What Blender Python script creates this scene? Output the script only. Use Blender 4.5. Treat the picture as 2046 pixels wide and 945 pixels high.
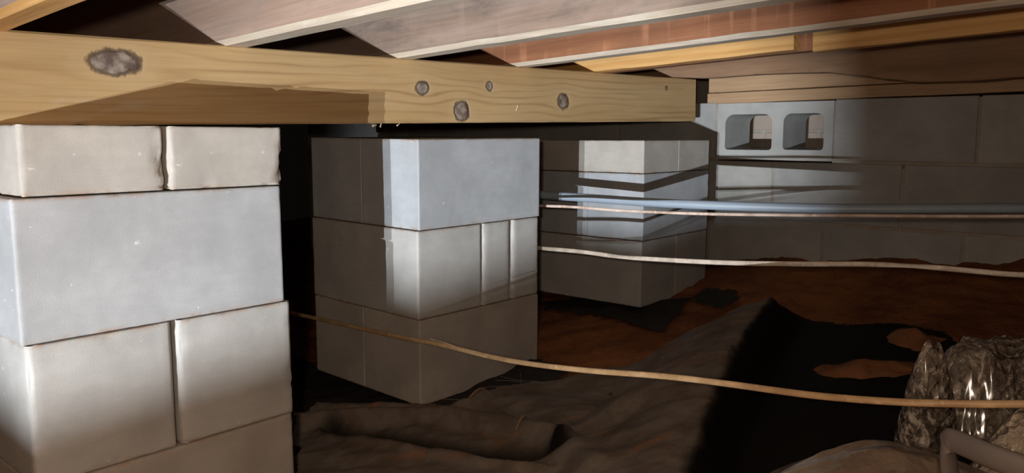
import bpy, bmesh, math, random
from mathutils import Vector, Matrix, noise
sin, cos, rad = math.sin, math.cos, math.radians
for o in list(bpy.data.objects): bpy.data.objects.remove(o)
S = bpy.context.scene
COL = S.collection

# ------------------------------------------------------------ camera, world, exposure, lights
cd = bpy.data.cameras.new('camera'); cam = bpy.data.objects.new('camera', cd); COL.objects.link(cam)
cd.sensor_width = 36.0; cd.lens = 36.0 * 1583 / 2046; cd.clip_start = 0.02
cam.location = (0, 0, 0.70); cam.rotation_euler = (rad(90 - 7.29), 0, 0)
S.camera = cam
w = bpy.data.worlds.new('world'); S.world = w; w.use_nodes = True
w.node_tree.nodes['Background'].inputs[0].default_value = (0.010, 0.008, 0.007, 1)
w.node_tree.nodes['Background'].inputs[1].default_value = 0.25
S.view_settings.view_transform = 'Standard'; S.view_settings.look = 'None'
S.view_settings.exposure = 0.0; S.view_settings.gamma = 1.0; S.view_settings.use_curve_mapping = False
LX, LY, LZ = -1.16, -1.8, 0.09          # twin-headed work lamp standing behind and left of the camera
MAIN_W, HOT_W, FILL_W = 76.0, 350.0, 23.0
def point(name, loc, power, col, size):
    l = bpy.data.lights.new(name, 'POINT'); l.energy = power; l.color = col; l.shadow_soft_size = size
    o = bpy.data.objects.new(name, l); o.location = loc; COL.objects.link(o); return o
HEADS = [(LX - 0.085, LY, LZ), (LX + 0.085, LY, LZ)]
COOL = (0.89, 0.95, 1.0)
for h in HEADS:                          # each head: wide spill and a brighter centre
    point('work_light_led', h, MAIN_W, COOL, 0.0032)
    o = point('work_light_led', h, HOT_W, COOL, 0.0032); o.data.type = 'SPOT'
    o.data.spot_size = math.radians(36); o.data.spot_blend = 1.0
    o.rotation_euler = (math.radians(90 + 5), 0, math.radians(-20))
point('fill_light', (-0.05, -0.10, 0.74), FILL_W, (1.0, 0.79, 0.60), 0.018)   # warm fill light beside the camera

# ------------------------------------------------------------ helpers
def D(a): a = rad(a); return Vector((cos(a), sin(a), 0))
def tag(o, label=None, cat=None, group=None, kind=None):
    if label: o['label'] = label
    if cat: o['category'] = cat
    if group: o['group'] = group
    if kind: o['kind'] = kind
    return o
def empty(name, loc=(0, 0, 0), rot=(0, 0, 0)):
    o = bpy.data.objects.new(name, None); COL.objects.link(o); o.location = loc; o.rotation_euler = rot
    o.empty_display_size = 0.05; return o
def obj(name, me, mat, parent=None, loc=(0, 0, 0), rot=(0, 0, 0), smooth=False):
    if isinstance(me, bmesh.types.BMesh):
        bm = me; me = bpy.data.meshes.new(name); bmesh.ops.recalc_face_normals(bm, faces=bm.faces); bm.to_mesh(me); bm.free()
    if smooth:
        for p in me.polygons: p.use_smooth = True
    if mat and not me.materials: me.materials.append(mat)
    o = bpy.data.objects.new(name, me); COL.objects.link(o)
    if parent: o.parent = parent
    o.location = loc; o.rotation_euler = rot
    return o
def box(bm, x0, x1, y0, y1, z0, z1):
    v = [bm.verts.new((x, y, z)) for z in (z0, z1) for (x, y) in ((x0, y0), (x1, y0), (x1, y1), (x0, y1))]
    for f in ((0, 3, 2, 1), (4, 5, 6, 7), (0, 1, 5, 4), (1, 2, 6, 5), (2, 3, 7, 6), (3, 0, 4, 7)): bm.faces.new([v[i] for i in f])
    return v
def bevel(bm, w, seg=2):
    bmesh.ops.bevel(bm, geom=list(bm.edges), offset=w, segments=seg, affect='EDGES', profile=0.5)
def nz(x, y, z, s=1.0, o=3): return noise.fractal(Vector((x * s, y * s, z * s)), 1.0, 2.0, o)
def sm(a, b, x):
    t = max(0, min(1, (x - a) / (b - a))); return t * t * (3 - 2 * t)
def catmull(P, n=8):
    P = [Vector(p) for p in P]; Q = [P[0] * 2 - P[1]] + P + [P[-1] * 2 - P[-2]]; out = []
    for i in range(1, len(Q) - 2):
        a, b, c, d = Q[i - 1], Q[i], Q[i + 1], Q[i + 2]
        for k in range(n):
            t = k / n
            out.append(0.5 * ((2 * b) + (c - a) * t + (2 * a - 5 * b + 4 * c - d) * t * t + (3 * b - a - 3 * c + d) * t ** 3))
    out.append(P[-1]); return out
def sweep(path, ru, rv, sides=10, twist=0.0, wob=0.0, seed=0, cap=True):
    """tube of elliptical section (ru sideways, rv upwards) along path"""
    bm = bmesh.new(); rings = []; n = len(path)
    for i, p in enumerate(path):
        t = (path[min(i + 1, n - 1)] - path[max(i - 1, 0)]).normalized()
        s = t.cross(Vector((0, 0, 1)))
        if s.length < 0.2: s = t.cross(Vector((0.3, 1, 0)))
        s.normalize(); u = s.cross(t).normalized()
        a0 = twist + wob * noise.noise(Vector((i * 0.11, seed, 0)))
        s2 = s * cos(a0) + u * sin(a0); u2 = u * cos(a0) - s * sin(a0)
        rings.append([bm.verts.new(p + s2 * ru * cos(2 * math.pi * k / sides) + u2 * rv * sin(2 * math.pi * k / sides)) for k in range(sides)])
    for a, b in zip(rings, rings[1:]):
        for k in range(sides): bm.faces.new((a[k], a[(k + 1) % sides], b[(k + 1) % sides], b[k]))
    if cap: bm.faces.new(rings[0][::-1]); bm.faces.new(rings[-1])
    return bm

# ------------------------------------------------------------ node materials
class N:
    def __init__(s, name):
        s.m = bpy.data.materials.new(name); s.m.use_nodes = True; s.t = s.m.node_tree; s.n = s.t.nodes
        s.b = s.n['Principled BSDF']; s.tc = s.n.new('ShaderNodeTexCoord')
    def lk(s, a, b): s.t.links.new(a, b)
    def put(s, sock, v):
        if hasattr(v, 'is_output') or isinstance(v, bpy.types.NodeSocket): s.lk(v, sock)
        elif isinstance(v, (tuple, list)) and len(v) == 3 and sock.type == 'RGBA': sock.default_value = (*v, 1)
        else: sock.default_value = v
    def math(s, op, a, b=0.0, c=0.0, clamp=False):
        n = s.n.new('ShaderNodeMath'); n.operation = op; n.use_clamp = clamp
        s.put(n.inputs[0], a); s.put(n.inputs[1], b); s.put(n.inputs[2], c); return n.outputs[0]
    def map(s, sc=(1, 1, 1), loc=(0, 0, 0), src=None):
        n = s.n.new('ShaderNodeMapping'); s.lk(src or s.tc.outputs['Object'], n.inputs[0])
        n.inputs['Scale'].default_value = sc; n.inputs['Location'].default_value = loc; return n.outputs[0]
    def noise(s, vec, scale, detail=4, rough=0.55, dist=0.0):
        n = s.n.new('ShaderNodeTexNoise'); s.lk(vec, n.inputs['Vector']); n.inputs['Scale'].default_value = scale
        n.inputs['Detail'].default_value = detail; n.inputs['Roughness'].default_value = rough; n.inputs['Distortion'].default_value = dist
        return n.outputs['Fac']
    def voro(s, vec, scale, feat='F1'):
        n = s.n.new('ShaderNodeTexVoronoi'); s.lk(vec, n.inputs['Vector']); n.inputs['Scale'].default_value = scale; n.feature = feat
        return n.outputs['Distance']
    def ramp(s, f, a, b, ca=0.0, cb=1.0):
        n = s.n.new('ShaderNodeMapRange'); n.interpolation_type = 'SMOOTHSTEP'; s.put(n.inputs[0], f)
        n.inputs[1].default_value = a; n.inputs[2].default_value = b; n.inputs[3].default_value = ca; n.inputs[4].default_value = cb
        return n.outputs[0]
    def mix(s, f, a, b, mode='MIX'):
        n = s.n.new('ShaderNodeMix'); n.data_type = 'RGBA'; n.blend_type = mode
        s.put(n.inputs[0], f); s.put(n.inputs[6], a); s.put(n.inputs[7], b); return n.outputs[2]
    def bump(s, h, strength=0.3, dist=0.002):
        n = s.n.new('ShaderNodeBump'); n.inputs['Strength'].default_value = strength; n.inputs['Distance'].default_value = dist
        s.lk(h, n.inputs['Height']); s.lk(n.outputs[0], s.b.inputs['Normal']); return n
    def out(s, col, rough=0.8, spec=0.3):
        s.put(s.b.inputs['Base Color'], col); s.put(s.b.inputs['Roughness'], rough)
        s.b.inputs['Specular IOR Level'].default_value = spec; return s.m

def concrete(name, base, speck=0.5, rough=0.75, seed=0.0):
    m = N(name); v = m.map(loc=(seed, seed * 1.7, 0)); 
    big = m.noise(v, 7, 4, 0.6); streak = m.noise(m.map((14, 14, 60), (seed, 0, 0)), 1.0, 4, 0.6); fine = m.noise(v, 420, 2, 0.7)
    c = m.mix(m.ramp(big, 0.3, 0.7), tuple(x * 0.82 for x in base), tuple(min(1, x * 1.10) for x in base))
    c = m.mix(m.ramp(streak, 0.35, 0.7, 0, 0.35), c, tuple(x * 0.86 for x in base))
    c = m.mix(m.ramp(fine, 0.3, 0.75, 0, 0.20), c, tuple(x * 0.62 for x in base))
    sp = m.noise(m.map((36, 36, 60), (seed * 3, 2, 1)), 1.0, 3, 0.6)
    c = m.mix(m.ramp(sp, 0.68, 0.72, 0, 0.55 * speck), c, (0.75, 0.76, 0.76))
    dirt = m.noise(v, 3.2, 5, 0.7, 0.4)
    c = m.mix(m.ramp(dirt, 0.58, 0.78, 0, 0.30), c, (0.33, 0.25, 0.18))
    sx = m.n.new('ShaderNodeSeparateXYZ'); m.lk(m.tc.outputs['Object'], sx.inputs[0])      # clay smeared along the bed joints
    ed = m.math('MAXIMUM', m.ramp(sx.outputs['Z'], 0.0095, 0.001), m.ramp(sx.outputs['Z'], 0.186, 0.1935))
    c = m.mix(m.math('MULTIPLY', ed, m.ramp(m.noise(m.map((1, 1, 1), (seed, 6, 0)), 22, 4, 0.7), 0.42, 0.62, 0, 0.55)), c, (0.38, 0.24, 0.15))
    m.bump(m.math('ADD', m.math('MULTIPLY', fine, 0.5), m.math('MULTIPLY', streak, 0.7)), 0.35, 0.0012)
    return m.out(c, rough, 0.35)

def wood(name, base, dark, ring=120.0, contrast=0.5, mott=None, mottf=0.5, saw=0.0, stain=None, rough=0.75, seed=0.0):
    """grain runs along the object's X axis"""
    m = N(name)
    warp = m.noise(m.map((1.2, 7, 7), (seed, 0, 0)), 1.0, 3, 0.5)
    sp = m.n.new('ShaderNodeSeparateXYZ'); m.lk(m.tc.outputs['Object'], sp.inputs[0])
    q = m.math('ADD', sp.outputs['Z'], m.math('MULTIPLY', sp.outputs['Y'], 0.6))
    ph = m.math('ADD', m.math('MULTIPLY', q, ring), m.math('MULTIPLY', warp, 9.0))
    band = m.math('POWER', m.math('MULTIPLY_ADD', m.math('SINE', ph), 0.5, 0.5), 2.2)
    fib = m.noise(m.map((5, 160, 160), (seed, 3, 0)), 1.0, 4, 0.65)
    c = m.mix(m.math('MULTIPLY', band, contrast), base, dark)
    c = m.mix(m.ramp(fib, 0.3, 0.75, 0, 0.38), c, tuple(x * 0.6 for x in dark))
    if mott:
        mo = m.noise(m.map((5, 14, 14), (seed * 2, 5, 0)), 1.0, 6, 0.7, 0.6)
        c = m.mix(m.ramp(mo, 0.45, 0.66, 0, mottf), c, mott)
    if saw:
        sw = m.noise(m.map((28, 1.6, 1.6), (seed, 1, 4)), 1.0, 3, 0.6); sw2 = m.noise(m.map((4, 9, 9), (seed, 9, 4)), 1.0, 3, 0.6)
        c = m.mix(m.math('MULTIPLY', m.ramp(sw, 0.54, 0.66, 0, saw), m.ramp(sw2, 0.35, 0.6)), c, tuple(min(1, x * 2.0 + 0.05) for x in base))
    if stain:
        st = m.noise(m.map((1.6, 5, 5), (seed * 5, 2, 7)), 1.0, 5, 0.6)
        c = m.mix(m.ramp(st, 0.5, 0.66, 0, 0.65), c, stain)
    m.bump(m.math('ADD', fib, m.math('MULTIPLY', band, 0.3)), 0.45, 0.0015)
    return m.out(c, rough, 0.25)

# ------------------------------------------------------------ setting: ground, walls, subfloor
def ground_z(x, y):
    xc = max(-3.0, min(2.0, x)); yc = max(-2.2, min(6, y))
    return 0.195 + 0.14 * (xc - 0.38) + 0.03 * (yc - 2.28)
def soil_h(x, y):
    g = ground_z(x, y) + 0.016 * nz(x, y, 0, 2.3, 4) + 0.008 * nz(x, y, 5, 11, 4) + 0.004 * nz(x, y, 9, 34, 3)
    # a bank of clay against the foundation wall
    dw = (2.556 - (0.656 * x + 0.755 * y))
    g += 0.045 * (1 - sm(0.0, 0.28, dw)) * (0.6 + 0.7 * nz(x, y, 2, 5, 3))
    return g - 0.012
def make_soil():
    m = N('red_clay'); v = m.map()
    big = m.noise(v, 3, 6, 0.65, 0.3); fine = m.noise(v, 60, 5, 0.7); mid = m.noise(v, 15, 5, 0.65, 0.5)
    c = m.mix(m.ramp(big, 0.35, 0.65), (0.17, 0.058, 0.021), (0.34, 0.128, 0.045))
    c = m.mix(m.ramp(mid, 0.5, 0.7, 0, 0.6), c, (0.11, 0.045, 0.022))
    c = m.mix(m.ramp(fine, 0.62, 0.75, 0, 0.6), c, (0.55, 0.31, 0.15))
    m.bump(m.math('ADD', mid, m.math('MULTIPLY', fine, 0.5)), 0.8, 0.012)
    return m.out(c, 0.95, 0.15)
SOIL = make_soil()
def grid(x0, x1, y0, y1, nx, ny, fz, keep=None):
    me = bpy.data.meshes.new('grid'); V = []; F = []
    for j in range(ny + 1):
        for i in range(nx + 1):
            x = x0 + (x1 - x0) * i / nx; y = y0 + (y1 - y0) * j / ny; V.append((x, y, fz(x, y)))
    for j in range(ny):
        for i in range(nx):
            a = j * (nx + 1) + i
            if keep and not keep(x0 + (x1 - x0) * (i + .5) / nx, y0 + (y1 - y0) * (j + .5) / ny): continue
            F.append((a, a + 1, a + nx + 2, a + nx + 1))
    me.from_pydata(V, [], F); me.update(); return me
def soil_edges(x, y): return soil_h(x, y)
# fine ground in view, coarse ground beyond, one mesh
def make_floor():
    xs = [-6, -5, -4, -3.2, -2.6, -2.0, -1.6, -1.3] + [-1.1 + 0.016 * i for i in range(160)] + [1.6, 1.9, 2.3, 3.0, 4.0]
    ys = [-3.0, -2.4, -1.8, -1.2, -0.6, 0, 0.3, 0.6] + [0.8 + 0.016 * i for i in range(145)] + [3.25, 3.5, 3.9, 4.4, 5.0, 5.7, 6.4]
    V = [(x, y, soil_h(x, y)) for y in ys for x in xs]; n = len(xs)
    F = [(j * n + i, j * n + i + 1, (j + 1) * n + i + 1, (j + 1) * n + i) for j in range(len(ys) - 1) for i in range(n - 1)]
    me = bpy.data.meshes.new('floor'); me.from_pydata(V, [], F); me.update(); return me
tag(obj('floor', make_floor(), SOIL, smooth=True), 'bare orange-brown clay ground of the crawl space', kind='structure')

A = D(48); B = D(138)                       # along the beam, and square to it (away to the far left)
YB = rad(48)
# foundation wall: inner face passes through WP, runs along heading -41 degrees, outside is +Y of its local frame
WP = Vector((1.67689, 1.92904, 0)); YW = rad(-41)
mortar = concrete('mortar', (0.40, 0.375, 0.34), 0.2, 0.9, 4)
wallmat = [concrete('wall_block_%d' % i, c, 0.4, 0.8, 11 + i) for i, c in enumerate([(0.40, 0.40, 0.39), (0.42, 0.41, 0.385), (0.37, 0.36, 0.345)])]
wall = empty('wall_right', WP, (0, 0, YW)); tag(wall, 'grey concrete block foundation wall behind the row of piers', kind='structure')
bm = bmesh.new()
for (a, b, z0, z1) in [(-3.7, 2.6, -0.2, 0.612), (-3.7, -1.275, 0.60, 0.806), (-0.885, 2.6, 0.60, 0.806)]:
    box(bm, a, b, 0.003, 0.188, z0, z1)
obj('mortar', bm, mortar, wall)
bm = bmesh.new(); box(bm, -0.1965, 0.1965, 0, 0.195, 0, 0.190); bevel(bm, 0.003, 2); me = bpy.data.meshes.new('block'); bm.to_mesh(me); bm.free(); 
wm = []
for i in range(3):
    m2 = me.copy(); m2.materials.append(wallmat[i]); wm.append(m2)
random.seed(5)
for c, (z, off) in enumerate([(0.6205, -0.485), (0.4215, -0.675), (0.2225, -0.503), (0.0235, -0.68), (-0.175, -0.49)]):
    for k in range(-8, 8):
        x = off + 0.2 + 0.4 * k
        if x < -3.6 or x > 2.5: continue
        if c == 0 and abs(x + 1.085) < 0.1: continue
        o = obj('block', random.choice(wm), None, wall, (x, random.uniform(-.0015, .001), z))
# the block laid on its side so that its two cores look through the wall
def vent_block():
    cu = bpy.data.curves.new('v', 'CURVE'); cu.dimensions = '2D'; cu.fill_mode = 'BOTH'; cu.extrude = 0.0975
    def sp(pts):
        s = cu.splines.new('POLY'); s.points.add(len(pts) - 1); s.use_cyclic_u = True
        for p, q in zip(s.points, pts): p.co = (q[0], q[1], 0, 1)
    def rr(x0, x1, y0, y1, r0, r1):
        P = []
        for (cx, cy, a0, r) in ((x1 - r0, y0 + r0, -90, r0), (x1 - r1, y1 - r1, 0, r1), (x0 + r1, y1 - r1, 90, r1), (x0 + r0, y0 + r0, 180, r0)):
            for k in range(7): P.append((cx + r * cos(rad(a0 + 15 * k)), cy + r * sin(rad(a0 + 15 * k))))
        return P
    sp([(-0.1965, 0), (0.1965, 0), (0.1965, 0.19), (-0.1965, 0.19)])
    sp(rr(-0.168, -0.002, 0.033, 0.152, 0.012, 0.030)); sp(rr(0.036, 0.168, 0.035, 0.152, 0.012, 0.026))
    o = bpy.data.objects.new('v', cu); COL.objects.link(o); dg = bpy.context.evaluated_depsgraph_get(); dg.update()
    me = bpy.data.meshes.new_from_object(o.evaluated_get(dg)); bpy.data.objects.remove(o)
    me.transform(Matrix.Rotation(rad(90), 4, 'X')); me.transform(Matrix.Translation((0, 0.0975, 0))); return me
o = obj('vent_block', vent_block(), concrete('vent_concrete', (0.44, 0.445, 0.43), 0.5, 0.8, 3), wall, (-1.082, 0.0, 0.6175))
o['label'] = 'block laid on its side with two open cores'
# outer brick skin behind the cores
brick = N('outer_brick'); v = brick.map(); c = brick.mix(brick.noise(v, 9, 4), (0.34, 0.27, 0.22), (0.46, 0.40, 0.35)); BRICK = brick.out(c, 0.9)
bw = bmesh.new(); box(bw, -0.098, 0.098, 0, 0.09, 0, 0.060); bevel(bw, 0.004, 1); bme = bpy.data.meshes.new('brick'); bw.to_mesh(bme); bw.free(); bme.materials.append(BRICK)
wo = empty('wall_outer', WP, (0, 0, YW)); tag(wo, 'outer brick skin seen through the open block cores', kind='structure')
bm = bmesh.new(); box(bm, -3.7, 2.6, 0.303, 0.37, -0.2, 1.1); obj('mortar', bm, mortar, wo)
for r in range(4):
    for k in range(5): obj('brick', bme, None, wo, (-1.45 + 0.206 * k + (0.103 if r % 2 else 0), 0.300, 0.585 + 0.0665 * r))

# ------------------------------------------------------------ block piers
def rough_block(L, Dp, H, rv=0.004, rh=0.003, chip=0.5, seed=0, step=0.0105):
    """block with worn, chipped arrises; origin at its lower near-left corner"""
    def cuts(n):
        k = max(4, int(n / step)); c = [0, 0.002, 0.005, 0.0085]; m = [0.0085 + (n - 0.017) * i / k for i in range(1, k)]
        return c + m + [n - 0.0085, n - 0.005, n - 0.002, n]
    X, Y, Z = cuts(L), cuts(Dp), cuts(H); nx, ny, nzz = len(X), len(Y), len(Z)
    idx = {}; V = []; F = []
    def vid(i, j, k):
        if (i, j, k) in idx: return idx[i, j, k]
        x, y, z = X[i], Y[j], Z[k]
        sx, sy, sz = x * 23 + seed, y * 23, z * 23
        n1 = noise.noise(Vector((sx * 1.6, sy * 1.6, sz * 1.6))); n2 = noise.noise(Vector((sx * 4.1 + 7, sy * 4.1, sz * 4.1)))
        n3 = noise.noise(Vector((sx * 0.6 + 31, sy * 0.6, sz * 0.6)))
        rz = max(0.0015, rh * (1 + 0.5 * n2) + chip * 0.010 * max(0, n1 * 1.1 + n3 * 0.9 + n2 * 0.4 - 0.42))
        rr = max(0.002, rv * (1 + 0.25 * n2) + chip * 0.010 * max(0, n3 * 1.1 - n1 * 0.9 + n2 * 0.5 - 0.45))
        # vertical arrises
        cx = min(max(x, rr), L - rr); cy = min(max(y, rr), Dp - rr); dx, dy = x - cx, y - cy
        if dx and dy:
            l = math.hypot(dx, dy); x, y = cx + dx / l * rr, cy + dy / l * rr
        # horizontal arrises: pull side inwards near top and bottom, top down near the sides
        dz = min(z, H - z); ex = min(X[i], L - X[i]); ey = min(Y[j], Dp - Y[j]); es = min(ex, ey)
        if dz < rz and es < rz:
            t = rz - dz; s = rz - es; l = math.hypot(t, s)
            m = rz / l if l > rz else 1.0
            t2, s2 = t * m, s * m; mz = t - t2; ms = s - s2
            z += mz if z < H / 2 else -mz
            if ex < rz: x += ms if x < L / 2 else -ms
            if ey < rz: y += ms if y < Dp / 2 else -ms
        d = 0.0006 * n2
        V.append((x + d, y + d, z)); idx[i, j, k] = len(V) - 1; return idx[i, j, k]
    def face(fn, a, b):
        for i in range(a - 1):
            for j in range(b - 1): F.append((fn(i, j), fn(i + 1, j), fn(i + 1, j + 1), fn(i, j + 1)))
    face(lambda i, j: vid(i, 0, j), nx, nzz); face(lambda i, j: vid(nx - 1 - i, ny - 1, j), nx, nzz)
    face(lambda i, j: vid(0, ny - 1 - i, j), ny, nzz); face(lambda i, j: vid(nx - 1, i, j), ny, nzz)
    face(lambda i, j: vid(i, j, nzz - 1), nx, ny); face(lambda i, j: vid(i, ny - 1 - j, 0), nx, ny)
    me = bpy.data.meshes.new('block'); me.from_pydata(V, [], F); me.update(); return me
cap_m = concrete('cap_concrete_warm', (0.50, 0.465, 0.42), 0.8, 0.8, 1)
blue_m = concrete('block_concrete_blue', (0.455, 0.475, 0.50), 0.9, 0.7, 2)
pale_m = concrete('block_concrete_pale', (0.445, 0.455, 0.465), 1.2, 0.75, 9)
grey_m = concrete('block_concrete_grey', (0.455, 0.445, 0.425), 0.9, 0.75, 5)
brown_m = concrete('block_concrete_brown', (0.44, 0.40, 0.36), 0.6, 0.8, 6)
W = 0.397; HB = 0.194
def pier(loc, yaw, tilt, courses, label, group, name='block_pier'):
    h = sum(c[0] + 0.002 for c in courses)
    p = empty(name, (loc[0], loc[1], loc[2] - h)); p.rotation_euler = (rad(tilt[0]), rad(tilt[1]), rad(yaw))
    tag(p, label, 'pier', group)
    # tilt about the top corner rather than the base
    M = Matrix.Rotation(rad(yaw), 4, 'Z') @ Matrix.Rotation(rad(tilt[1]), 4, 'Y') @ Matrix.Rotation(rad(tilt[0]), 4, 'X')
    off = M @ Vector((0, 0, h)); p.location = Vector(loc) - off; p.rotation_euler = M.to_euler()
    z = h
    for ci, (H, ox, oy, parts) in enumerate(courses):
        z -= H + 0.002
        for k, (x0, x1, y0, y1, mat, rv, rh, ch) in enumerate(parts):
            me = rough_block(x1 - x0, y1 - y0, H, rv, rh, ch, seed=ci * 5 + k * 3 + loc[0] * 10)
            obj('block', me, mat, p, (x0 + ox, y0 + oy, z), smooth=True)
    return p
def stretch(H, ox, m, rv=0.004, rh=0.003, ch=0.4):   # two blocks lying along the face
    return (H, ox, 0, [(0, W, 0, 0.198, m, rv, rh, ch), (0, W, 0.1985, W, m, rv, rh, ch)])
def split(H, ox, m, rv=0.007, rh=0.003, ch=0.5, g=0.004, m2=None):  # two blocks running into the depth
    return (H, ox, 0, [(0, 0.1985 - g / 2, 0, W, m, rv, rh, ch), (0.1985 + g / 2, W, 0, W, m2 or m, rv, rh, ch)])
pier((-0.6419, 1.0197, 0.716), 48.87, (-0.3, 0.2), [
    (0.094, 0.009, 0, [(0, 0.190, 0, W, cap_m, 0.006, 0.004, 2.2), (0.198, W - 0.008, 0, W, cap_m, 0.007, 0.004, 2.2)]),
    stretch(HB, -0.005, pale_m, 0.004, 0.003, 0.35),
    (HB, 0.0, 0, [(0, 0.197, 0, W, grey_m, 0.009, 0.003, 1.9), (0.204, 0.404, 0, W, grey_m, 0.010, 0.003, 1.3)]),
    stretch(HB, 0.004, brown_m, 0.008, 0.005, 0.6)],
    'nearest concrete block pier on the left, with two thin cap blocks carrying the timber beam', 'concrete block piers')
pier((-0.1995, 1.6811, 0.693), 47.64, (0.5, -0.2), [
    stretch(HB, 0.002, blue_m, 0.002, 0.002, 0.25),
    (HB, -0.002, 0, [(0, 0.193, 0, W, grey_m, 0.004, 0.003, 0.4), (0.199, 0.296, 0, W, grey_m, 0.012, 0.003, 0.3), (0.302, 0.401, 0, W, grey_m, 0.010, 0.003, 0.3)]),
    stretch(HB, 0, brown_m, 0.0025, 0.003, 0.3)],
    'middle concrete block pier, its second course ending in two narrow half-width blocks', 'concrete block piers')
pier((0.3776, 2.2767, 0.687), 49.0, (-0.1, 0.1), [
    split(0.094, -0.001, cap_m, 0.002, 0.003, 0.4, 0.0006),
    stretch(HB, 0.001, blue_m, 0.003, 0.003, 0.3),
    split(HB, -0.003, grey_m, 0.002, 0.003, 0.3, 0.001)],
    'farthest concrete block pier, crossed by the blue pipe and two cables', 'concrete block piers')

# ------------------------------------------------------------ main beam
def beam_material():
    m = N('beam_pine'); sp = m.n.new('ShaderNodeSeparateXYZ'); m.lk(m.tc.outputs['Object'], sp.inputs[0]); u, z = sp.outputs['X'], sp.outputs['Z']
    K = KNOTS
    wv = z; disc = None; rim = None; halo = None
    wn = m.noise(m.map((1.1, 5, 9), (3, 0, 0)), 1.0, 3, 0.5)
    for (ku, kz, ra, rb, k) in K:
        du = m.math('SUBTRACT', u, ku); dz = m.math('SUBTRACT', z, kz)
        g = m.math('ADD', m.math('POWER', m.math('DIVIDE', du, ra * 3.4), 2), m.math('POWER', m.math('DIVIDE', dz, rb * 1.9), 2))
        e = m.math('EXPONENT', m.math('MULTIPLY', g, -1.0))
        wv = m.math('SUBTRACT', wv, m.math('MULTIPLY', m.math('MULTIPLY', dz, k), e))
        wob = m.math('MULTIPLY_ADD', m.noise(m.map((1, 1, 1), (ku, 0, 0)), 45, 3, 0.6), 0.7, 0.65)
        r = m.math('MULTIPLY', m.math('SQRT', m.math('ADD', m.math('POWER', m.math('DIVIDE', du, ra), 2), m.math('POWER', m.math('DIVIDE', dz, rb), 2))), wob)
        d = m.ramp(r, 0.85, 1.12, 1, 0); q = m.math('MULTIPLY', m.ramp(r, 0.72, 0.95, 0, 1), m.ramp(r, 1.0, 1.25, 1, 0)); hh = m.ramp(r, 0.9, 2.3, 1, 0)
        disc = d if disc is None else m.math('MAXIMUM', disc, d); rim = q if rim is None else m.math('MAXIMUM', rim, q)
        halo = hh if halo is None else m.math('MAXIMUM', halo, hh)
    ph = m.math('ADD', m.math('MULTIPLY', wv, 330.0), m.math('MULTIPLY', wn, 26.0))
    band = m.math('POWER', m.math('MULTIPLY_ADD', m.math('SINE', ph), 0.5, 0.5), 4.0)
    amp = m.ramp(m.noise(m.map((1.3, 6, 12), (8, 1, 0)), 1.0, 3, 0.6), 0.38, 0.66, 0.06, 0.68)
    fib = m.noise(m.map((4, 200, 200)), 1.0, 4, 0.6)
    tone = m.noise(m.map((1.5, 4, 9), (2, 0, 3)), 1.0, 4, 0.6)
    c = m.mix(m.ramp(tone, 0.3, 0.7), (0.51, 0.33, 0.15), (0.62, 0.43, 0.22))
    c = m.mix(m.math('MULTIPLY', band, amp), c, (0.33, 0.185, 0.075))
    c = m.mix(m.ramp(fib, 0.35, 0.75, 0, 0.25), c, (0.34, 0.22, 0.11))
    bl = m.noise(m.map((3, 8, 12), (9, 0, 5)), 1.0, 4, 0.7)
    c = m.mix(m.ramp(bl, 0.60, 0.72, 0, 0.35), c, (0.62, 0.55, 0.45))
    c = m.mix(m.math('MULTIPLY', halo, 0.35), c, (0.62, 0.46, 0.26))
    kc = m.mix(m.ramp(m.noise(m.map((1, 1, 1)), 38, 3, 0.55), 0.38, 0.66), (0.15, 0.105, 0.085), (0.40, 0.33, 0.27))
    c = m.mix(disc, c, kc); c = m.mix(m.math('MULTIPLY', rim, 0.75), c, (0.085, 0.055, 0.035))
    m.bump(m.math('SUBTRACT', m.math('ADD', m.math('MULTIPLY', fib, 0.5), m.math('MULTIPLY', band, 0.3)), m.math('MULTIPLY', rim, 1.6)), 0.5, 0.0016)
    return m.out(c, 0.7, 0.3)
BO = Vector((-0.78, 1.1546, 0.7129)); BT = 0.0161; BH = 0.140
KNOTS = [(0.208, 0.101, 0.040, 0.020, 0.85), (0.868, 0.078, 0.0185, 0.015, 0.9), (1.085, 0.089, 0.0115, 0.0115, 0.9), (0.99, 0.028, 0.024, 0.022, 0.7), (1.375, 0.056, 0.023, 0.020, 0.9), (1.905, 0.105, 0.008, 0.007, 0.6)]
def timber(L, T, H, step=0.05, jit=0.0008, seed=0, bev=0.003, zoff=None, chips=0.0, bl=None):
    """board with slightly irregular edges: x along, y thickness, z height, origin at lower near corner"""
    n = max(2, int(L / step)); V = []; F = []
    def prof(i):
        x = L * i / n; q = []
        b = bev; l = bl or bev
        for k, (y, z) in enumerate(((l, 0), (T - b, 0), (T, b), (T, H - b), (T - b, H), (b, H), (0, H - b), (0, l))):
            j1 = jit * noise.noise(Vector((x * 6, k * 3.1, seed))); ch = 0
            if chips and k in (0, 7): ch = chips * max(0, noise.noise(Vector((x * 22, 4, seed))) - 0.25)
            if chips and k in (5, 6): ch = chips * max(0, noise.noise(Vector((x * 17, 9, seed))) - 0.3)
            zz = z + j1 + (ch if k in (0, 7) else -ch if k in (5, 6) else 0); yy = y + j1
            if zoff and z < H / 2: zz += zoff(x)
            q.append((x, yy, zz))
        return q
    for i in range(n + 1): V += prof(i)
    for i in range(n):
        a = i * 8
        for k in range(8): F.append((a + k, a + (k + 1) % 8, a + 8 + (k + 1) % 8, a + 8 + k))
    F.append(tuple(range(7, -1, -1))); F.append(tuple(n * 8 + k for k in range(8)))
    me = bpy.data.meshes.new('timber'); me.from_pydata(V, [], F); me.update(); return me
END_S = 2.093
L0 = 1.6
bme = timber(END_S + L0, 0.10, BH, 0.02, 0.0009, 1, 0.003, None, 0.006)
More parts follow.
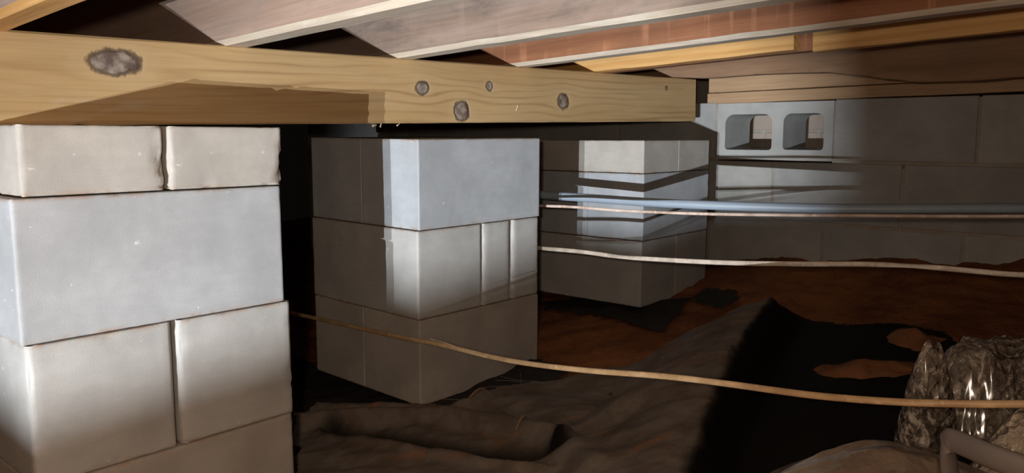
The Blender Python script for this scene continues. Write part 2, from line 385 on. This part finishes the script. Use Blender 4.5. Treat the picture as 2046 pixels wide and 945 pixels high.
bme.transform(Matrix.Translation((-L0, 0, 0)))
beam = obj('main_beam', bme, beam_material(), None, BO, (0, -math.atan(BT), YB))
tag(beam, 'long knotty yellow pine beam resting on the nearest block pier', 'beam')
# splinters hanging from the beam's underside and a raised sliver
sl = wood('splinter_pine', (0.70, 0.58, 0.40), (0.4, 0.28, 0.15), seed=4)
for (s, zz, r, l, a) in [(0.735, -0.004, 0.003, 0.010, 80), (0.80, -0.003, 0.002, 0.008, 60), (0.752, -0.002, 0.002, 0.013, 20)]:
    bm = bmesh.new(); bmesh.ops.create_cone(bm, segments=6, radius1=r, radius2=r * 0.3, depth=l, cap_ends=True)
    obj('splinter', bm, sl, beam, (s, 0.006, zz), (0, rad(a), 0))
bm = bmesh.new(); box(bm, -0.008, 0.008, -0.002, 0, -0.0012, 0.0012); obj('splinter', bm, sl, beam, (1.185, 0.0, 0.036), (0, rad(-62), 0))

# ------------------------------------------------------------ floor joists and subfloor
JS = rad(-2.02)          # the framing runs slightly downhill to the far left
def beam_top(s): return BO.z + BH + BT * s
def jframe(s, tfar):      # origin of a joist: its far-left end, local x runs to the near right
    p = BO + A * s + B * tfar; return (p.x, p.y, beam_top(s) - tfar * math.tan(-JS))
TF, TN = 2.6, 2.6
jmats = {
 'pink': wood('joist_weathered_pink', (0.42, 0.295, 0.23), (0.31, 0.205, 0.15), 60, 0.5, (0.29, 0.225, 0.195), 0.6, 0.0, None, 0.8, 1.0),
 'grey': wood('joist_weathered_grey', (0.35, 0.255, 0.20), (0.235, 0.16, 0.12), 80, 0.5, (0.15, 0.12, 0.105), 0.7, 0.10, (0.42, 0.33, 0.28), 0.85, 2.0),
 'red': wood('joist_red_sawn', (0.35, 0.155, 0.080), (0.23, 0.090, 0.043), 110, 0.7, (0.20, 0.095, 0.055), 0.4, 0.38, None, 0.8, 3.0),
 'brown': wood('joist_brown', (0.33, 0.20, 0.12), (0.21, 0.12, 0.07), 60, 0.5, (0.22, 0.14, 0.10), 0.5, 0.0, (0.46, 0.32, 0.20), 0.8, 5.0),
 'pine': wood('board_new_pine', (0.78, 0.46, 0.18), (0.58, 0.29, 0.09), 260, 0.6, None, 0, 0.0, None, 0.65, 6.0),
 'sill': wood('sill_pine', (0.52, 0.34, 0.20), (0.38, 0.22, 0.12), 50, 0.5, None, 0, 0.0, None, 0.75, 7.0),
 'pale': wood('joist_edge_lit', (0.62, 0.53, 0.42), (0.46, 0.36, 0.27), 30, 0.6, (0.70, 0.64, 0.55), 0.6, 0, None, 0.8, 8.0)}
def joist(s, mat, label, T=0.046, zoff=None, H=0.184, seed=0, step=0.06, edge=True):
    # local x = -B (to the near right), local y = A (beam direction) -> yaw of -42 degrees
    me = timber(TF + TN, T, H, step, 0.0015, seed, 0.002, zoff, 0.003, 0.009 if edge else None)
    me.materials.append(jmats[mat])
    if edge:   # light on the underside and lower arris, painted as paler wood
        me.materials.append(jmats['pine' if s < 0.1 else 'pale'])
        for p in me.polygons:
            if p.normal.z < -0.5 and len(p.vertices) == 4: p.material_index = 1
    o = obj('floor_joist', me, None, None, jframe(s, TF), (0, JS, rad(-42)))
    # local y must be +A: yaw -42 gives x = D(-42) = -B and y = D(48) = A
    return tag(o, label, 'joist', 'floor joists over the beam')
joist(0.012, 'pink', 'pale floor joist in the top left corner, above the nearest pier', seed=1)
joist(0.392, 'pink', 'second floor joist from the left, smooth pinkish brown with a pale lower edge', T=0.05, seed=2)
joist(0.792, 'grey', 'third floor joist from the left, grey and mottled with rough saw marks', T=0.05, seed=3)
joist(1.182, 'red', 'reddish-brown floor joist with pale crosswise saw stripes, left of the bright yellow boards', T=0.05, seed=4)
joist(1.560, 'red', 'floor joist with bright yellow pine boards nailed along its side', seed=5, edge=False)
J6 = [(-9, .8838), (-0.005, .885), (.113, .878), (.261, .880), (.355, .879), (.472, .877), (.585, .862), (.661, .849), (.73, .838), (.864, .836), (.966, .841), (1.2, .845), (9, .845)]
def j6off(x):
    t = x - TF; base = beam_top(1.95) + t * math.tan(-JS)
    if t < -0.03: return 0
    for (a, za), (b, zb) in zip(J6, J6[1:]):
        if a <= t <= b: return za + (zb - za) * sm(a, b, t) - base
    return 0
joist(1.95, 'brown', 'dull brown floor joist with a wavy lower edge, just above the sill boards', zoff=j6off, seed=6, step=0.02, edge=False)
for k, s in enumerate((-0.40, -0.80, -1.20)):
    joist(s, ('grey', 'pink', 'red')[k], ['weathered grey joist left of the view over the beam', 'pinkish joist further left over the beam', 'reddish joist leftmost over the beam'][k], seed=9 + k)
# bright boards nailed to the side of the fifth joist
def scab(t0, t1, zb, H, label, seed):
    me = timber(t1 - t0, 0.036, H, 0.03, 0.0012, seed, 0.002, None, 0.004)
    s = 1.522; p = BO + A * s - B * t0
    o = obj('scab_board', me, jmats['pine'], None, (p.x, p.y, zb + t0 * math.tan(-JS)), (0, JS, rad(-42)))
    return tag(o, label, 'board', 'new boards on the joist')
scab(-1.4, 0.572, beam_top(1.52) + 0.001, 0.089, 'bright yellow pine board nailed to a joist, its cut end above the vent block', 2)
scab(0.616, 2.4, beam_top(1.52) - 0.008, 0.089, 'yellow pine board in shadow nailed to the joist, right of the gap', 3)
# rim joist, two sill boards on the wall (local frame of the wall)
def sill(name, w0, w1, y0, z, H, Tk, mat, label, seed):
    me = timber(w1 - w0, Tk, H, 0.05, 0.001, seed, 0.002, None, 0.002)
    o = obj(name, me, mat, None, WP + Vector((w0 * cos(YW) - y0 * sin(YW), w0 * sin(YW) + y0 * cos(YW), z)), (0, -math.atan(0.012), YW))
    return tag(o, label, 'board', 'sill boards on the block wall')
sill('sill_board', -1.322, 2.4, 0.004, 0.8065, 0.037, 0.14, jmats['sill'], 'lower sill board lying directly on the block wall', 3)
sill('sill_board', -1.318, 2.4, 0.004, 0.8460, 0.052, 0.14, jmats['sill'], 'upper sill board under the wavy-edged joist', 7)
sill('rim_joist', -3.5, 2.4, 0.05, 0.9050, 0.15, 0.045, jmats['brown'], 'rim joist standing on the sill boards at the wall', 8)
# plank subfloor on the joists
subm = wood('subfloor_plank', (0.30, 0.21, 0.15), (0.20, 0.13, 0.09), 50, 0.5, (0.18, 0.13, 0.10), 0.5, seed=12)
ce = empty('ceiling', jframe(0, TF), (0, JS, rad(-42))); tag(ce, 'underside of the plank subfloor', kind='structure')
pm = timber(4.6, 0.138, 0.02, 0.3, 0.001, 4, 0.002); pm.transform(Matrix.Rotation(rad(90), 4, 'Z')); pm.materials.append(subm)
for k in range(37): obj('plank', pm, None, ce, (0.14 + 0.141 * k, -1.9, 0.187), (math.atan(BT), 0, 0))

# ------------------------------------------------------------ cables and pipe
def cable_mat(name, base, dark, scale=1.0):
    m = N(name); v = m.map()
    n1 = m.noise(v, 30, 4, 0.6); n2 = m.noise(m.map((1, 1, 1), (4, 2, 1)), 110, 3, 0.6)
    c = m.mix(m.ramp(n1, 0.35, 0.65), base, dark); c = m.mix(m.ramp(n2, 0.58, 0.68, 0, 0.5), c, tuple(min(1, x * 1.5) for x in base))
    m.bump(n2, 0.2, 0.0008); return m.out(c, 0.5, 0.4)
tan = cable_mat('cable_sheath_tan', (0.44, 0.29, 0.15), (0.33, 0.20, 0.095)); cream = cable_mat('cable_sheath_cream', (0.74, 0.64, 0.54), (0.52, 0.42, 0.34))
pink = cable_mat('cable_sheath_pink', (0.66, 0.52, 0.44), (0.46, 0.33, 0.26))
C1 = [(-1.02, 2.45, .255), (-0.80, 2.18, .258), (-0.607,1.950,0.267),(-0.519,1.850,0.278),(-0.379,1.700,0.290),(-0.241,1.560,0.299),(-0.128,1.440,0.311),(-0.046,1.350,0.317),(0.021,1.270,0.327),(0.113,1.170,0.345),(0.210,1.070,0.367),(0.277,1.000,0.379),(0.341,0.950,0.384),(0.380,0.920,0.388),(0.435,0.880,0.396),(0.488,0.850,0.404),(0.549,0.820,0.414),(0.70,0.75,0.44),(0.95,0.66,0.52)]
C2 = [(-0.30, 2.48, .43), (-0.12, 2.26, .412), (0.023,2.080,0.408),(0.070,2.030,0.410),(0.167,1.920,0.417),(0.253,1.830,0.418),(0.326,1.760,0.423),(0.415,1.680,0.430),(0.497,1.630,0.435),(0.593,1.580,0.442),(0.693,1.540,0.448),(0.786,1.500,0.450),(0.875,1.460,0.447),(0.937,1.430,0.446),(1.2,1.32,.45),(1.6,1.12,.48)]
C3 = [(-0.30, 2.42, .53), (-0.12, 2.24, .52), (0.023,2.100,0.517),(0.082,2.050,0.518),(0.160,1.990,0.520),(0.263,1.920,0.518),(0.342,1.860,0.520),(0.431,1.800,0.522),(0.527,1.740,0.526),(0.713,1.660,0.532),(1.007,1.550,0.542),(1.4,1.40,.56),(1.9,1.2,.6)]
PI = [(-0.45, 2.47, .545), (-0.15, 2.33, .540), (0.024,2.245,0.536),(0.110,2.200,0.533),(0.233,2.130,0.530),(0.334,2.070,0.527),(0.419,2.020,0.526),(0.583,1.940,0.526),(0.818,1.850,0.529),(1.135,1.750,0.539),(1.6,1.6,.55),(2.1,1.44,.56)]
tag(obj('electrical_cable', sweep(catmull(C1), 0.0022, 0.0044, 10, 0.3, 0.8, 1), tan, smooth=True), 'tan sheathed cable sagging lowest, in front of the middle pier and over the plastic', 'cable', 'sheathed electrical cables')
o = obj('loose_strip', sweep(catmull([(-0.155,1.447,.3215),(-0.125,1.418,.3225),(-0.085,1.380,.320),(-0.05,1.345,.3195)], 5), 0.0012, 0.0008, 6), tan, smooth=True); o.parent = bpy.data.objects['electrical_cable']
tag(obj('electrical_cable', sweep(catmull(C2), 0.0024, 0.0053, 10, 0.1, 1.2, 5), cream, smooth=True), 'cream cable crossing the lowest course of the farthest pier, second from the bottom', 'cable', 'sheathed electrical cables')
tag(obj('electrical_cable', sweep(catmull(C3), 0.0022, 0.0036, 10, 0.1, 0.8, 9), pink, smooth=True), 'thin pinkish cable running just under the blue-grey pipe', 'cable', 'sheathed electrical cables')
pm_ = N('pipe_blue_grey'); pc = pm_.mix(pm_.noise(pm_.map(), 20, 4), (0.27, 0.33, 0.40), (0.35, 0.41, 0.49)); PIPE_M = pm_.out(pc, 0.45, 0.5)
tag(obj('water_pipe', sweep(catmull(PI), 0.0115, 0.0115, 20), PIPE_M, smooth=True), 'blue-grey plastic water pipe in front of the farthest pier', 'pipe')

# ------------------------------------------------------------ plastic sheets on the ground
CF, CP = 1583.0, rad(7.29)
def at(u, v, y):           # survey helper: point seen at (u, v) in the photograph at forward distance y
    d = Vector(((u - 1023) / CF, cos(CP) - (-(v - 472.5) / CF) * -sin(CP), 0)); up = -(v - 472.5) / CF
    dx, dy, dz = (u - 1023) / CF, cos(CP) + up * sin(CP), -sin(CP) + up * cos(CP)
    k = y / dy; return (dx * k, y, 0.70 + dz * k)
def gpt(u, v, h=0.0):      # same, on the ground plane raised by h
    up = -(v - 472.5) / CF; dx, dy, dz = (u - 1023) / CF, cos(CP) + up * sin(CP), -sin(CP) + up * cos(CP)
    t = (0.195 - 0.70 - 0.14 * 0.38 - 0.03 * 2.28 + h) / (dz - 0.14 * dx - 0.03 * dy); return (dx * t, dy * t, 0.70 + dz * t)
def inside(P, x, y):
    c = False; n = len(P)
    for i in range(n):
        (x1, y1), (x2, y2) = P[i][:2], P[i - 1][:2]
        if (y1 > y) != (y2 > y) and x < (x2 - x1) * (y - y1) / (y2 - y1) + x1: c = not c
    return c
def idw(ctrl, x, y, p=3.2):
    sw = sz = 0
    for (cx, cy, ch) in ctrl:
        d = math.hypot(x - cx, y - cy) + 0.06; q = d ** -p; sw += q; sz += q * ch
    return sz / sw
def poly_plastic():
    m = N('black_poly_dusty'); v = m.map(); at_ = m.n.new('ShaderNodeAttribute'); at_.attribute_name = 'dust_shade'
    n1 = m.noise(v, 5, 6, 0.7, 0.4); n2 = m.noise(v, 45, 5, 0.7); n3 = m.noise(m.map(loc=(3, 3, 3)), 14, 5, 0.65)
    dust_shade = m.math('MULTIPLY', at_.outputs['Fac'], m.ramp(n1, 0.2, 0.6, 0.55, 1.0))
    c = m.mix(dust_shade, (0.012, 0.010, 0.009), m.mix(m.ramp(n3, 0.4, 0.65), (0.185, 0.150, 0.122), (0.135, 0.10, 0.074)))
    c = m.mix(m.math('MULTIPLY', m.ramp(n2, 0.62, 0.72, 0, 0.7), dust_shade), c, (0.32, 0.20, 0.12))
    n4 = m.noise(m.map((1.2, 2.6, 1), (7, 1, 0)), 5, 5, 0.7, 0.5)
    c = m.mix(m.math('MULTIPLY', m.ramp(n4, 0.56, 0.68, 0, 0.75), dust_shade), c, (0.26, 0.115, 0.05))
    m.bump(m.math('ADD', m.math('MULTIPLY', n2, 0.5), m.math('MULTIPLY', n3, 1.0)), 0.5, 0.008)
    m.out(c, m.math('MULTIPLY_ADD', dust_shade, 0.4, 0.5), 0.1); m.lk(m.math('MULTIPLY_ADD', dust_shade, 0.1, 0.015), m.b.inputs['Specular IOR Level']); return m.m
POLY = poly_plastic()
# survey of the sheet: ground-plane positions with heights above the soil
def G(u, v, h): x, y, z = gpt(u, v, h); return (x, y, h)
ctrlA = [G(620, 835, .012), G(860, 818, .012), G(950, 835, .016), G(1110, 768, .010), G(1300, 730, .02), G(650, 900, .012), G(950, 900, .018), G(1100, 850, .02), G(1000, 990, .015),
         G(1200, 940, .02), G(1300, 880, .02), G(1400, 760, .01), G(1500, 900, .0), G(1700, 800, .0), G(1700, 900, .0), G(1650, 690, .008)]
outA = [gpt(*q)[:2] for q in [(585, 842), (640, 826), (720, 816), (860, 817), (905, 828), (962, 806), (985, 796), (1100, 768), (1215, 748), (1290, 735), (1340, 707), (1440, 690), (1500, 655), (1556, 632), (1620, 643), (1700, 647), (1790, 650), (1885, 668), (1930, 700)]] + [(1.15, 1.6), (1.2, 0.7), (-0.5, 0.7), (-0.55, 1.25), (-0.40, 1.42)]
fold = [(p.x, p.y) for p in catmull([(*gpt(*q)[:2], 0) for q in [(1575, 590), (1562, 632), (1520, 690), (1478, 765), (1440, 850), (1400, 945), (1360, 1100)]], 8)]
def fold_side(x, y):
    for (x1, y1), (x2, y2) in zip(fold, fold[1:]):
        if y2 <= y <= y1: return x - (x1 + (x2 - x1) * (y - y1) / (y2 - y1))
    return x - (fold[0][0] if y > fold[0][1] else fold[-1][0])
def seg_d(P, x, y):
    best = 9
    for (a, b), (c, d) in zip(P, P[1:]):
        vx, vy = c - a, d - b; t = max(0, min(1, ((x - a) * vx + (y - b) * vy) / (vx * vx + vy * vy))); best = min(best, math.hypot(x - a - t * vx, y - b - t * vy))
    return best
def gp(l): return [gpt(*q)[:2] for q in l]
RIDGES = [(gp([(560, 866), (700, 853), (890, 851), (1000, 872), (1110, 905), (1126, 916)]), 0.030, 0.018), (gp([(600, 826), (740, 832), (900, 838), (940, 822), (964, 806)]), 0.018, 0.014),
          (gp([(640, 872), (800, 908), (950, 938), (1100, 965)]), 0.012, 0.010), (gp([(1126, 920), (1200, 880), (1330, 830), (1450, 800)]), 0.014, 0.05), (gp([(1000, 800), (1150, 850), (1350, 870)]), 0.010, 0.06),
          (gp([(1130, 925), (1180, 1000)]), 0.02, 0.03)]
VALLEY = gp([(660, 868), (780, 888), (900, 912), (1020, 926), (1120, 925)])
def hA(x, y):
    s = fold_side(x, y) + 0.006 * nz(x, y, 2, 4, 2)
    H = 0.095 * (1 - sm(1.85, 2.05, y))
    ridge = H * (1 - sm(0.0, 0.34, -s)) ** 0.8 if s < 0 else H * (1 - sm(0.0, 0.075, s))
    q = 1 - 0.8 * sm(0.0, 0.04, s)
    h = max(idw(ctrlA, x, y), ridge) if s < 0 else ridge + 0.004
    cr = q * (0.006 * (1 - abs(nz(x * 0.7 + 0.5 * y, y * 1.7, 1, 5.0, 2)) * 2) + 0.004 * nz(x, y, 3, 16, 3)) + (1 - q) * 0.010 * nz(x, y, 6, 5, 2)
    if s < 0 and x < 0.6:
        for P, hh, w_ in RIDGES:
            d = seg_d(P, x, y)
            if d < 3 * w_: h += hh * math.exp(-(d / w_) ** 2)
        h -= 0.022 * math.exp(-(seg_d(VALLEY, x, y) / 0.016) ** 2)
    return max(soil_h(x, y) + 0.002, ground_z(x, y) + h + cr - 0.004)
hole_shade = [gpt(u, v)[:2] for (u, v) in [(1092, 924), (1120, 900), (1128, 918), (1126, 930)]]
holes2 = [gpt(u, v)[:2] for (u, v) in [(1216, 800), (1222, 791), (1223, 797), (1219, 803)]]
def keepA(x, y):
    e = 0.012 * nz(x, y, 8, 14, 3)
    if not inside(outA, x + e, y + e): return False
    return not inside(holes2, x, y)
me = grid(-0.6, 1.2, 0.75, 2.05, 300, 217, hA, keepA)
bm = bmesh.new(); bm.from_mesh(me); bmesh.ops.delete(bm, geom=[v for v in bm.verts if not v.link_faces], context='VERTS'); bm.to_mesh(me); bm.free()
at1 = me.attributes.new('dust_shade', 'FLOAT', 'POINT')
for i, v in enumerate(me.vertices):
    s = fold_side(v.co.x, v.co.y); at1.data[i].value = (1 - sm(-0.012, 0.012, s + 0.012 * nz(v.co.x, v.co.y, 4, 9, 3))) * (0.05 + 0.95 * sm(0.008, 0.040, seg_d(VALLEY, v.co.x, v.co.y)))  # mask drops to bare black past the fold and along the valley
    if inside(hole_shade, v.co.x, v.co.y): at1.data[i].value = 0  # nothing is cut here: the darkness of a hole is painted black
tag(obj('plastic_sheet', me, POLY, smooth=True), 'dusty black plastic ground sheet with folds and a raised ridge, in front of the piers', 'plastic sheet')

def clear_plastic(name, base, alt, rough=0.18, bs=1.0, scale=26, glints=None):
    m = N(name); v = m.map(); n1 = m.noise(v, scale, 4, 0.6, 0.8); n2 = m.voro(m.map(), scale * 1.4); n3 = m.noise(v, 6, 4, 0.6)
    c = m.mix(m.ramp(n3, 0.35, 0.65), base, alt)
    if glints: c = m.mix(m.ramp(m.noise(m.map((1, 1, 0.5), (5, 5, 5)), 48, 4, 0.65, 1.2), 0.50, 0.66, 0, 0.85), c, glints)  # sparkle of the crumpled film, painted into the colour
    m.bump(m.math('ADD', n1, m.math('MULTIPLY', n2, 0.8)), bs, 0.012)
    m.out(c, rough, 0.8); m.b.inputs['Coat Weight'].default_value = 0.5; m.b.inputs['Coat Roughness'].default_value = 0.12; return m.m
CLEAR = clear_plastic('crumpled_film', (0.085, 0.062, 0.045), (0.20, 0.155, 0.115), 0.13, 1.0, 60, (0.55, 0.47, 0.39))
# crumpled film on the right: a standing peak and a low bundle
pk = at(1866, 765, 1.16); bun = at(1990, 765, 1.22); bag = at(2050, 850, 1.05); low = at(1905, 800, 1.12)
def hB(x, y):
    g = soil_h(x, y) + 0.004; dx, dy = x - pk[0], y - pk[1]
    ztop = at(1866, 688, 1.17)[2]; zb = at(1990, 702, 1.26)[2]; zg = at(2046, 822, 1.04)[2]
    r = math.hypot((dx + 0.012 * (1 if dx < 0 else 0)) / 0.043, dy / 0.036); h = g + (ztop - g) * max(0, 1 - r ** 1.5) ** 0.75 if r < 1 else g
    r2 = math.hypot((x - bun[0] - 0.05) / 0.16, (y - 1.28) / 0.10); h = max(h, g + (zb - g) * (1 - sm(0.45, 1.0, r2)))
    k = sm(0, 0.05, h - g)
    return h + (0.013 * (1 - 2 * abs(nz(x, y, 1, 18, 3))) + 0.009 * (0.5 - abs(nz(x, y, 7, 50, 3)))) * (0.35 + 0.65 * k) - 0.003
outB = [(at(1800, 850, 1.1)[0], 1.02), (at(1800, 850, 1.1)[0] - 0.01, 1.12), (pk[0] - 0.035, 1.24), (pk[0] + 0.0, 1.30), (0.74, 1.40), (1.15, 1.42), (1.2, 0.95), (0.75, 0.93)]
me = grid(0.50, 1.20, 0.90, 1.45, 210, 165, hB, lambda x, y: inside(outB, x + 0.01 * nz(x, y, 3, 20, 2), y + 0.01 * nz(x, y, 6, 20, 2)))
bm = bmesh.new(); bm.from_mesh(me); bmesh.ops.delete(bm, geom=[v for v in bm.verts if not v.link_faces], context='VERTS'); bm.to_mesh(me); bm.free()
tag(obj('crumpled_film', me, CLEAR, smooth=True), 'shiny crumpled clear plastic film standing up in a peak at the right', 'plastic film')
# smooth swelling of brownish plastic at the bottom edge
HUMP = clear_plastic('brown_film', (0.15, 0.105, 0.075), (0.24, 0.18, 0.135), 0.28, 0.8, 14)
hc = at(1740, 900, 0.95)
def hC(x, y):
    g = soil_h(x, y); dx, dy = x - hc[0], y - 0.93
    r = math.hypot(dx / 0.36, dy / 0.21); return max(g - 0.01, g + (hc[2] - g + 0.006) * (1 - sm(0.0, 1.0, r)) ** 0.8 + 0.012 * nz(x, y, 2, 6, 3) + 0.005 * (1 - 2 * abs(nz(x * 0.5 + y, y, 4, 12, 3))))
me = grid(hc[0] - 0.37, hc[0] + 0.37, 0.70, 1.15, 120, 90, hC, lambda x, y: math.hypot((x - hc[0]) / 0.36, (y - 0.93) / 0.21) < 1.0)
tag(obj('plastic_bundle', me, HUMP, smooth=True), 'rounded brownish swelling of plastic at the bottom edge below the shiny film', 'plastic film')
# small debris on the sheet
dm = wood('debris_tan', (0.36, 0.20, 0.09), (0.2, 0.11, 0.05), seed=3)
def debris(name, pix, w_, label, cat):
    pts = [Vector((gpt(u, v)[0], gpt(u, v)[1], 0)) for u, v in pix]
    for k, p in enumerate(pts): p.z = hA(p.x, p.y) + 0.001 + 0.002 * (k == len(pts) // 2)
    return tag(obj(name, sweep(catmull(pts, 5), w_, 0.0012, 8), dm, smooth=True), label, cat)
debris('wood_chip', [(1030, 892), (1045, 884), (1060, 868)], 0.002, 'small curled wood chip on the dusty sheet, right of the middle pier', 'debris')
debris('wood_chip', [(938, 824), (955, 812), (968, 803)], 0.003, 'curled tan scrap at the torn sheet edge below the middle pier', 'debris')
debris('wood_chip', [(948, 851), (962, 849)], 0.002, 'tiny tan chip between the two curled scraps', 'debris')
# pale granular bag half under the film
BAG = clear_plastic('pale_bag', (0.50, 0.40, 0.30), (0.62, 0.52, 0.41), 0.4, 1.0, 70)
bc = at(2035, 818, 1.10)
def hE(x, y):
    g = soil_h(x, y); r = math.hypot((x - bc[0] - 0.03) / 0.13, (y - 1.08) / 0.07)
    return g + 0.004 + (bc[2] - g) * (1 - sm(0.25, 1.0, r)) + 0.004 * nz(x, y, 4, 60, 3)
me = grid(bc[0] - 0.10, bc[0] + 0.16, 1.01, 1.15, 70, 40, hE, lambda x, y: math.hypot((x - bc[0] - 0.03) / 0.13, (y - 1.08) / 0.07) < 0.98)
tag(obj('pale_bag', me, BAG, smooth=True), 'pale beige granular bag at the right edge above the grey conduit', 'bag')
# lump of red clay lying on the sheet
wet = N('wet_clay'); wv_ = wet.map(); wet.bump(wet.noise(wv_, 30, 5, 0.7), 0.8, 0.01); WET = wet.out(wet.mix(wet.noise(wv_, 12, 5, 0.7), (0.17, 0.065, 0.025), (0.27, 0.12, 0.055)), 0.9, 0.2)
def hD(cx, cy, rx, ry, hh, seed):
    def f(x, y):
        r = math.hypot((x - cx) / rx, (y - cy) / ry); return hA(x, y) - 0.012 + (hh + 0.012) * (1 - sm(0.0, 1.0, r + 0.2 * nz(x, y, seed, 7, 3))) + 0.014 * nz(x, y, seed, 13, 3)
    return grid(cx - rx, cx + rx, cy - ry, cy + ry, 50, 36, f, lambda x, y: math.hypot((x - cx) / rx, (y - cy) / ry) < 0.97)
q = gpt(1745, 722, 0.02); tag(obj('clay_lump', hD(q[0], q[1], 0.16, 0.085, 0.028, 3), WET, smooth=True), 'long lump of orange clay on the black sheet, left of the shiny film', 'soil', 'lumps of clay')
q = gpt(1835, 668, 0.02); tag(obj('clay_lump', hD(q[0], q[1], 0.085, 0.10, 0.028, 8), WET, smooth=True), 'lump of orange clay behind the peak of shiny film', 'soil', 'lumps of clay')

# grey pipe bend, bottom right corner
gm = N('grey_plastic'); gc = gm.mix(gm.noise(gm.map(), 15, 3), (0.11, 0.092, 0.085), (0.14, 0.12, 0.11)); GREY = gm.out(gc, 0.6, 0.3)
e1 = at(2120, 962, 0.66); e2 = at(1990, 915, 0.70); e3 = at(1915, 884, 0.735); e4 = at(1897, 882, 0.745); e5 = at(1893, 905, 0.75); e6 = at(1905, 1000, 0.76)
tag(obj('grey_conduit', sweep(catmull([e1, e2, e3, e4, e5, e6], 8), 0.006, 0.012, 14), GREY, smooth=True), 'bent grey plastic conduit in the bottom right corner', 'pipe')

# ------------------------------------------------------------ dark fabric scraps under the piers
fb = N('dark_fabric'); fv = fb.map(); fc = fb.mix(fb.noise(fv, 40, 4), (0.012, 0.010, 0.010), (0.045, 0.035, 0.03)); fb.bump(fb.noise(fv, 120, 3), 0.6, 0.004); FAB = fb.out(fc, 0.85, 0.2)
def scrap(pix, label, seed, hh=0.006):
    P = [gpt(*q)[:2] for q in pix]; xs = [p[0] for p in P]; ys = [p[1] for p in P]; x0, x1, y0, y1 = min(xs) - .03, max(xs) + .03, min(ys) - .03, max(ys) + .03
    nx, ny = max(8, int((x1 - x0) / 0.008)), max(8, int((y1 - y0) / 0.008))
    me = grid(x0, x1, y0, y1, nx, ny, lambda x, y: max(soil_h(x, y) + 0.003, ground_z(x, y) - 0.006) + hh * (0.5 + nz(x, y, seed, 12, 3)),
              lambda x, y: inside(P, x + 0.016 * nz(x, y, seed, 22, 3), y + 0.016 * nz(x, y, seed + 2, 22, 3)))
    bm = bmesh.new(); bm.from_mesh(me); bmesh.ops.delete(bm, geom=[v for v in bm.verts if not v.link_faces], context='VERTS'); bm.to_mesh(me); bm.free()
    return tag(obj('fabric_scrap', me, FAB, smooth=True), label, 'fabric', 'black ground fabric scraps')
s1 = scrap([(580, 700), (640, 735), (700, 745), (900, 720), (1075, 715), (1135, 735), (1120, 770), (1000, 800), (935, 832), (780, 828), (640, 835), (575, 850)], 'dark torn ground fabric spread under the middle pier', 1)
scrap([(1085, 600), (1200, 590), (1290, 600), (1380, 590), (1352, 628), (1325, 657), (1288, 655), (1240, 640), (1150, 625), (1085, 622)], 'black torn ground fabric showing below the farthest pier', 2)
scrap([(1385, 590), (1405, 574), (1470, 577), (1476, 598), (1445, 614), (1400, 606)], 'small black scrap of fabric right of the farthest pier', 3)
th = N('thread'); TH = th.out((0.30, 0.26, 0.23), 0.7)
bm = bmesh.new(); random.seed(3)
for (u0, v0, u1, v1) in [(884, 797, 988, 799), (900, 812, 1010, 790), (930, 800, 960, 822), (960, 775, 1060, 770), (990, 760, 1050, 765), (1000, 752, 1075, 762), (850, 815, 960, 823), (1040, 745, 1042, 790)]:
    a, b = Vector(gpt(u0, v0, 0.012)), Vector(gpt(u1, v1, 0.012)); c = (a + b) / 2 + Vector((0, 0, random.uniform(-.004, .006)))
    t = sweep(catmull([a, c, b], 5), 0.0004, 0.0004, 5); tm = bpy.data.meshes.new('t'); t.to_mesh(tm); t.free(); bm.from_mesh(tm)
t = obj('thread', bm, TH, s1); t['kind'] = 'stuff'; t['label'] = 'loose pale threads'

# ------------------------------------------------------------ unseen work lamp behind the camera, lip and hoods added to cut its light
hm = N('lamp_housing'); HOUS = hm.out((0.02, 0.02, 0.02), 0.7)
wl = empty('work_lamp', (LX, LY, soil_h(LX, LY))); tag(wl, 'unseen twin-headed work lamp behind the camera, with plates added to cut its light', 'lamp')
hz = LZ - wl.location.z
for (hx, hy, _) in HEADS:
    dx = hx - LX; bm = bmesh.new()
    box(bm, dx - 0.045, dx + 0.072, -0.045, -0.035, hz - 0.03, hz + 0.06)          # back
    for (a_, b_, h0, h1) in ((-0.045, 0.058, 0.0126, 0.0123), (0.058, 0.080, 0.0123, 0.0152)):      # front lip added to cut off the low light, higher at its right end
        lv = box(bm, dx + a_, dx + b_, 0.151, 0.153, hz - 0.03, hz)
        for k_, v_ in enumerate(lv):
            if k_ >= 4: v_.co.z = hz + (h0 if v_.co.x < dx + (a_ + b_) / 2 else h1)
    box(bm, dx - 0.045, dx + 0.080, -0.045, 0.153, hz - 0.033, hz - 0.030)         # tray
    obj('lamp_head', bm, HOUS, wl)
    bm = bmesh.new(); a = rad(25.9); px, py = 0.15 * sin(a), 0.15 * cos(a)
    box(bm, dx + px, dx + px + 0.003, -0.045, py, hz - 0.033, hz + 0.12)  # unseen plate added to end the light on the right
    obj('light_baffle', bm, HOUS, wl)
    bm = bmesh.new(); a = rad(3.2); px, py = 0.15 * sin(a), 0.15 * cos(a)
    box(bm, dx + px - 0.05, dx + px, py - 0.002, py, hz - 0.033, hz + 0.12)  # unseen plate added to keep light off the far left
    obj('light_baffle', bm, HOUS, wl)
bm = bmesh.new(); box(bm, -0.10, 0.16, -0.06, -0.045, hz - 0.02, hz + 0.01); box(bm, -0.012, 0.012, -0.07, -0.046, -0.02, hz); obj('post', bm, HOUS, wl)
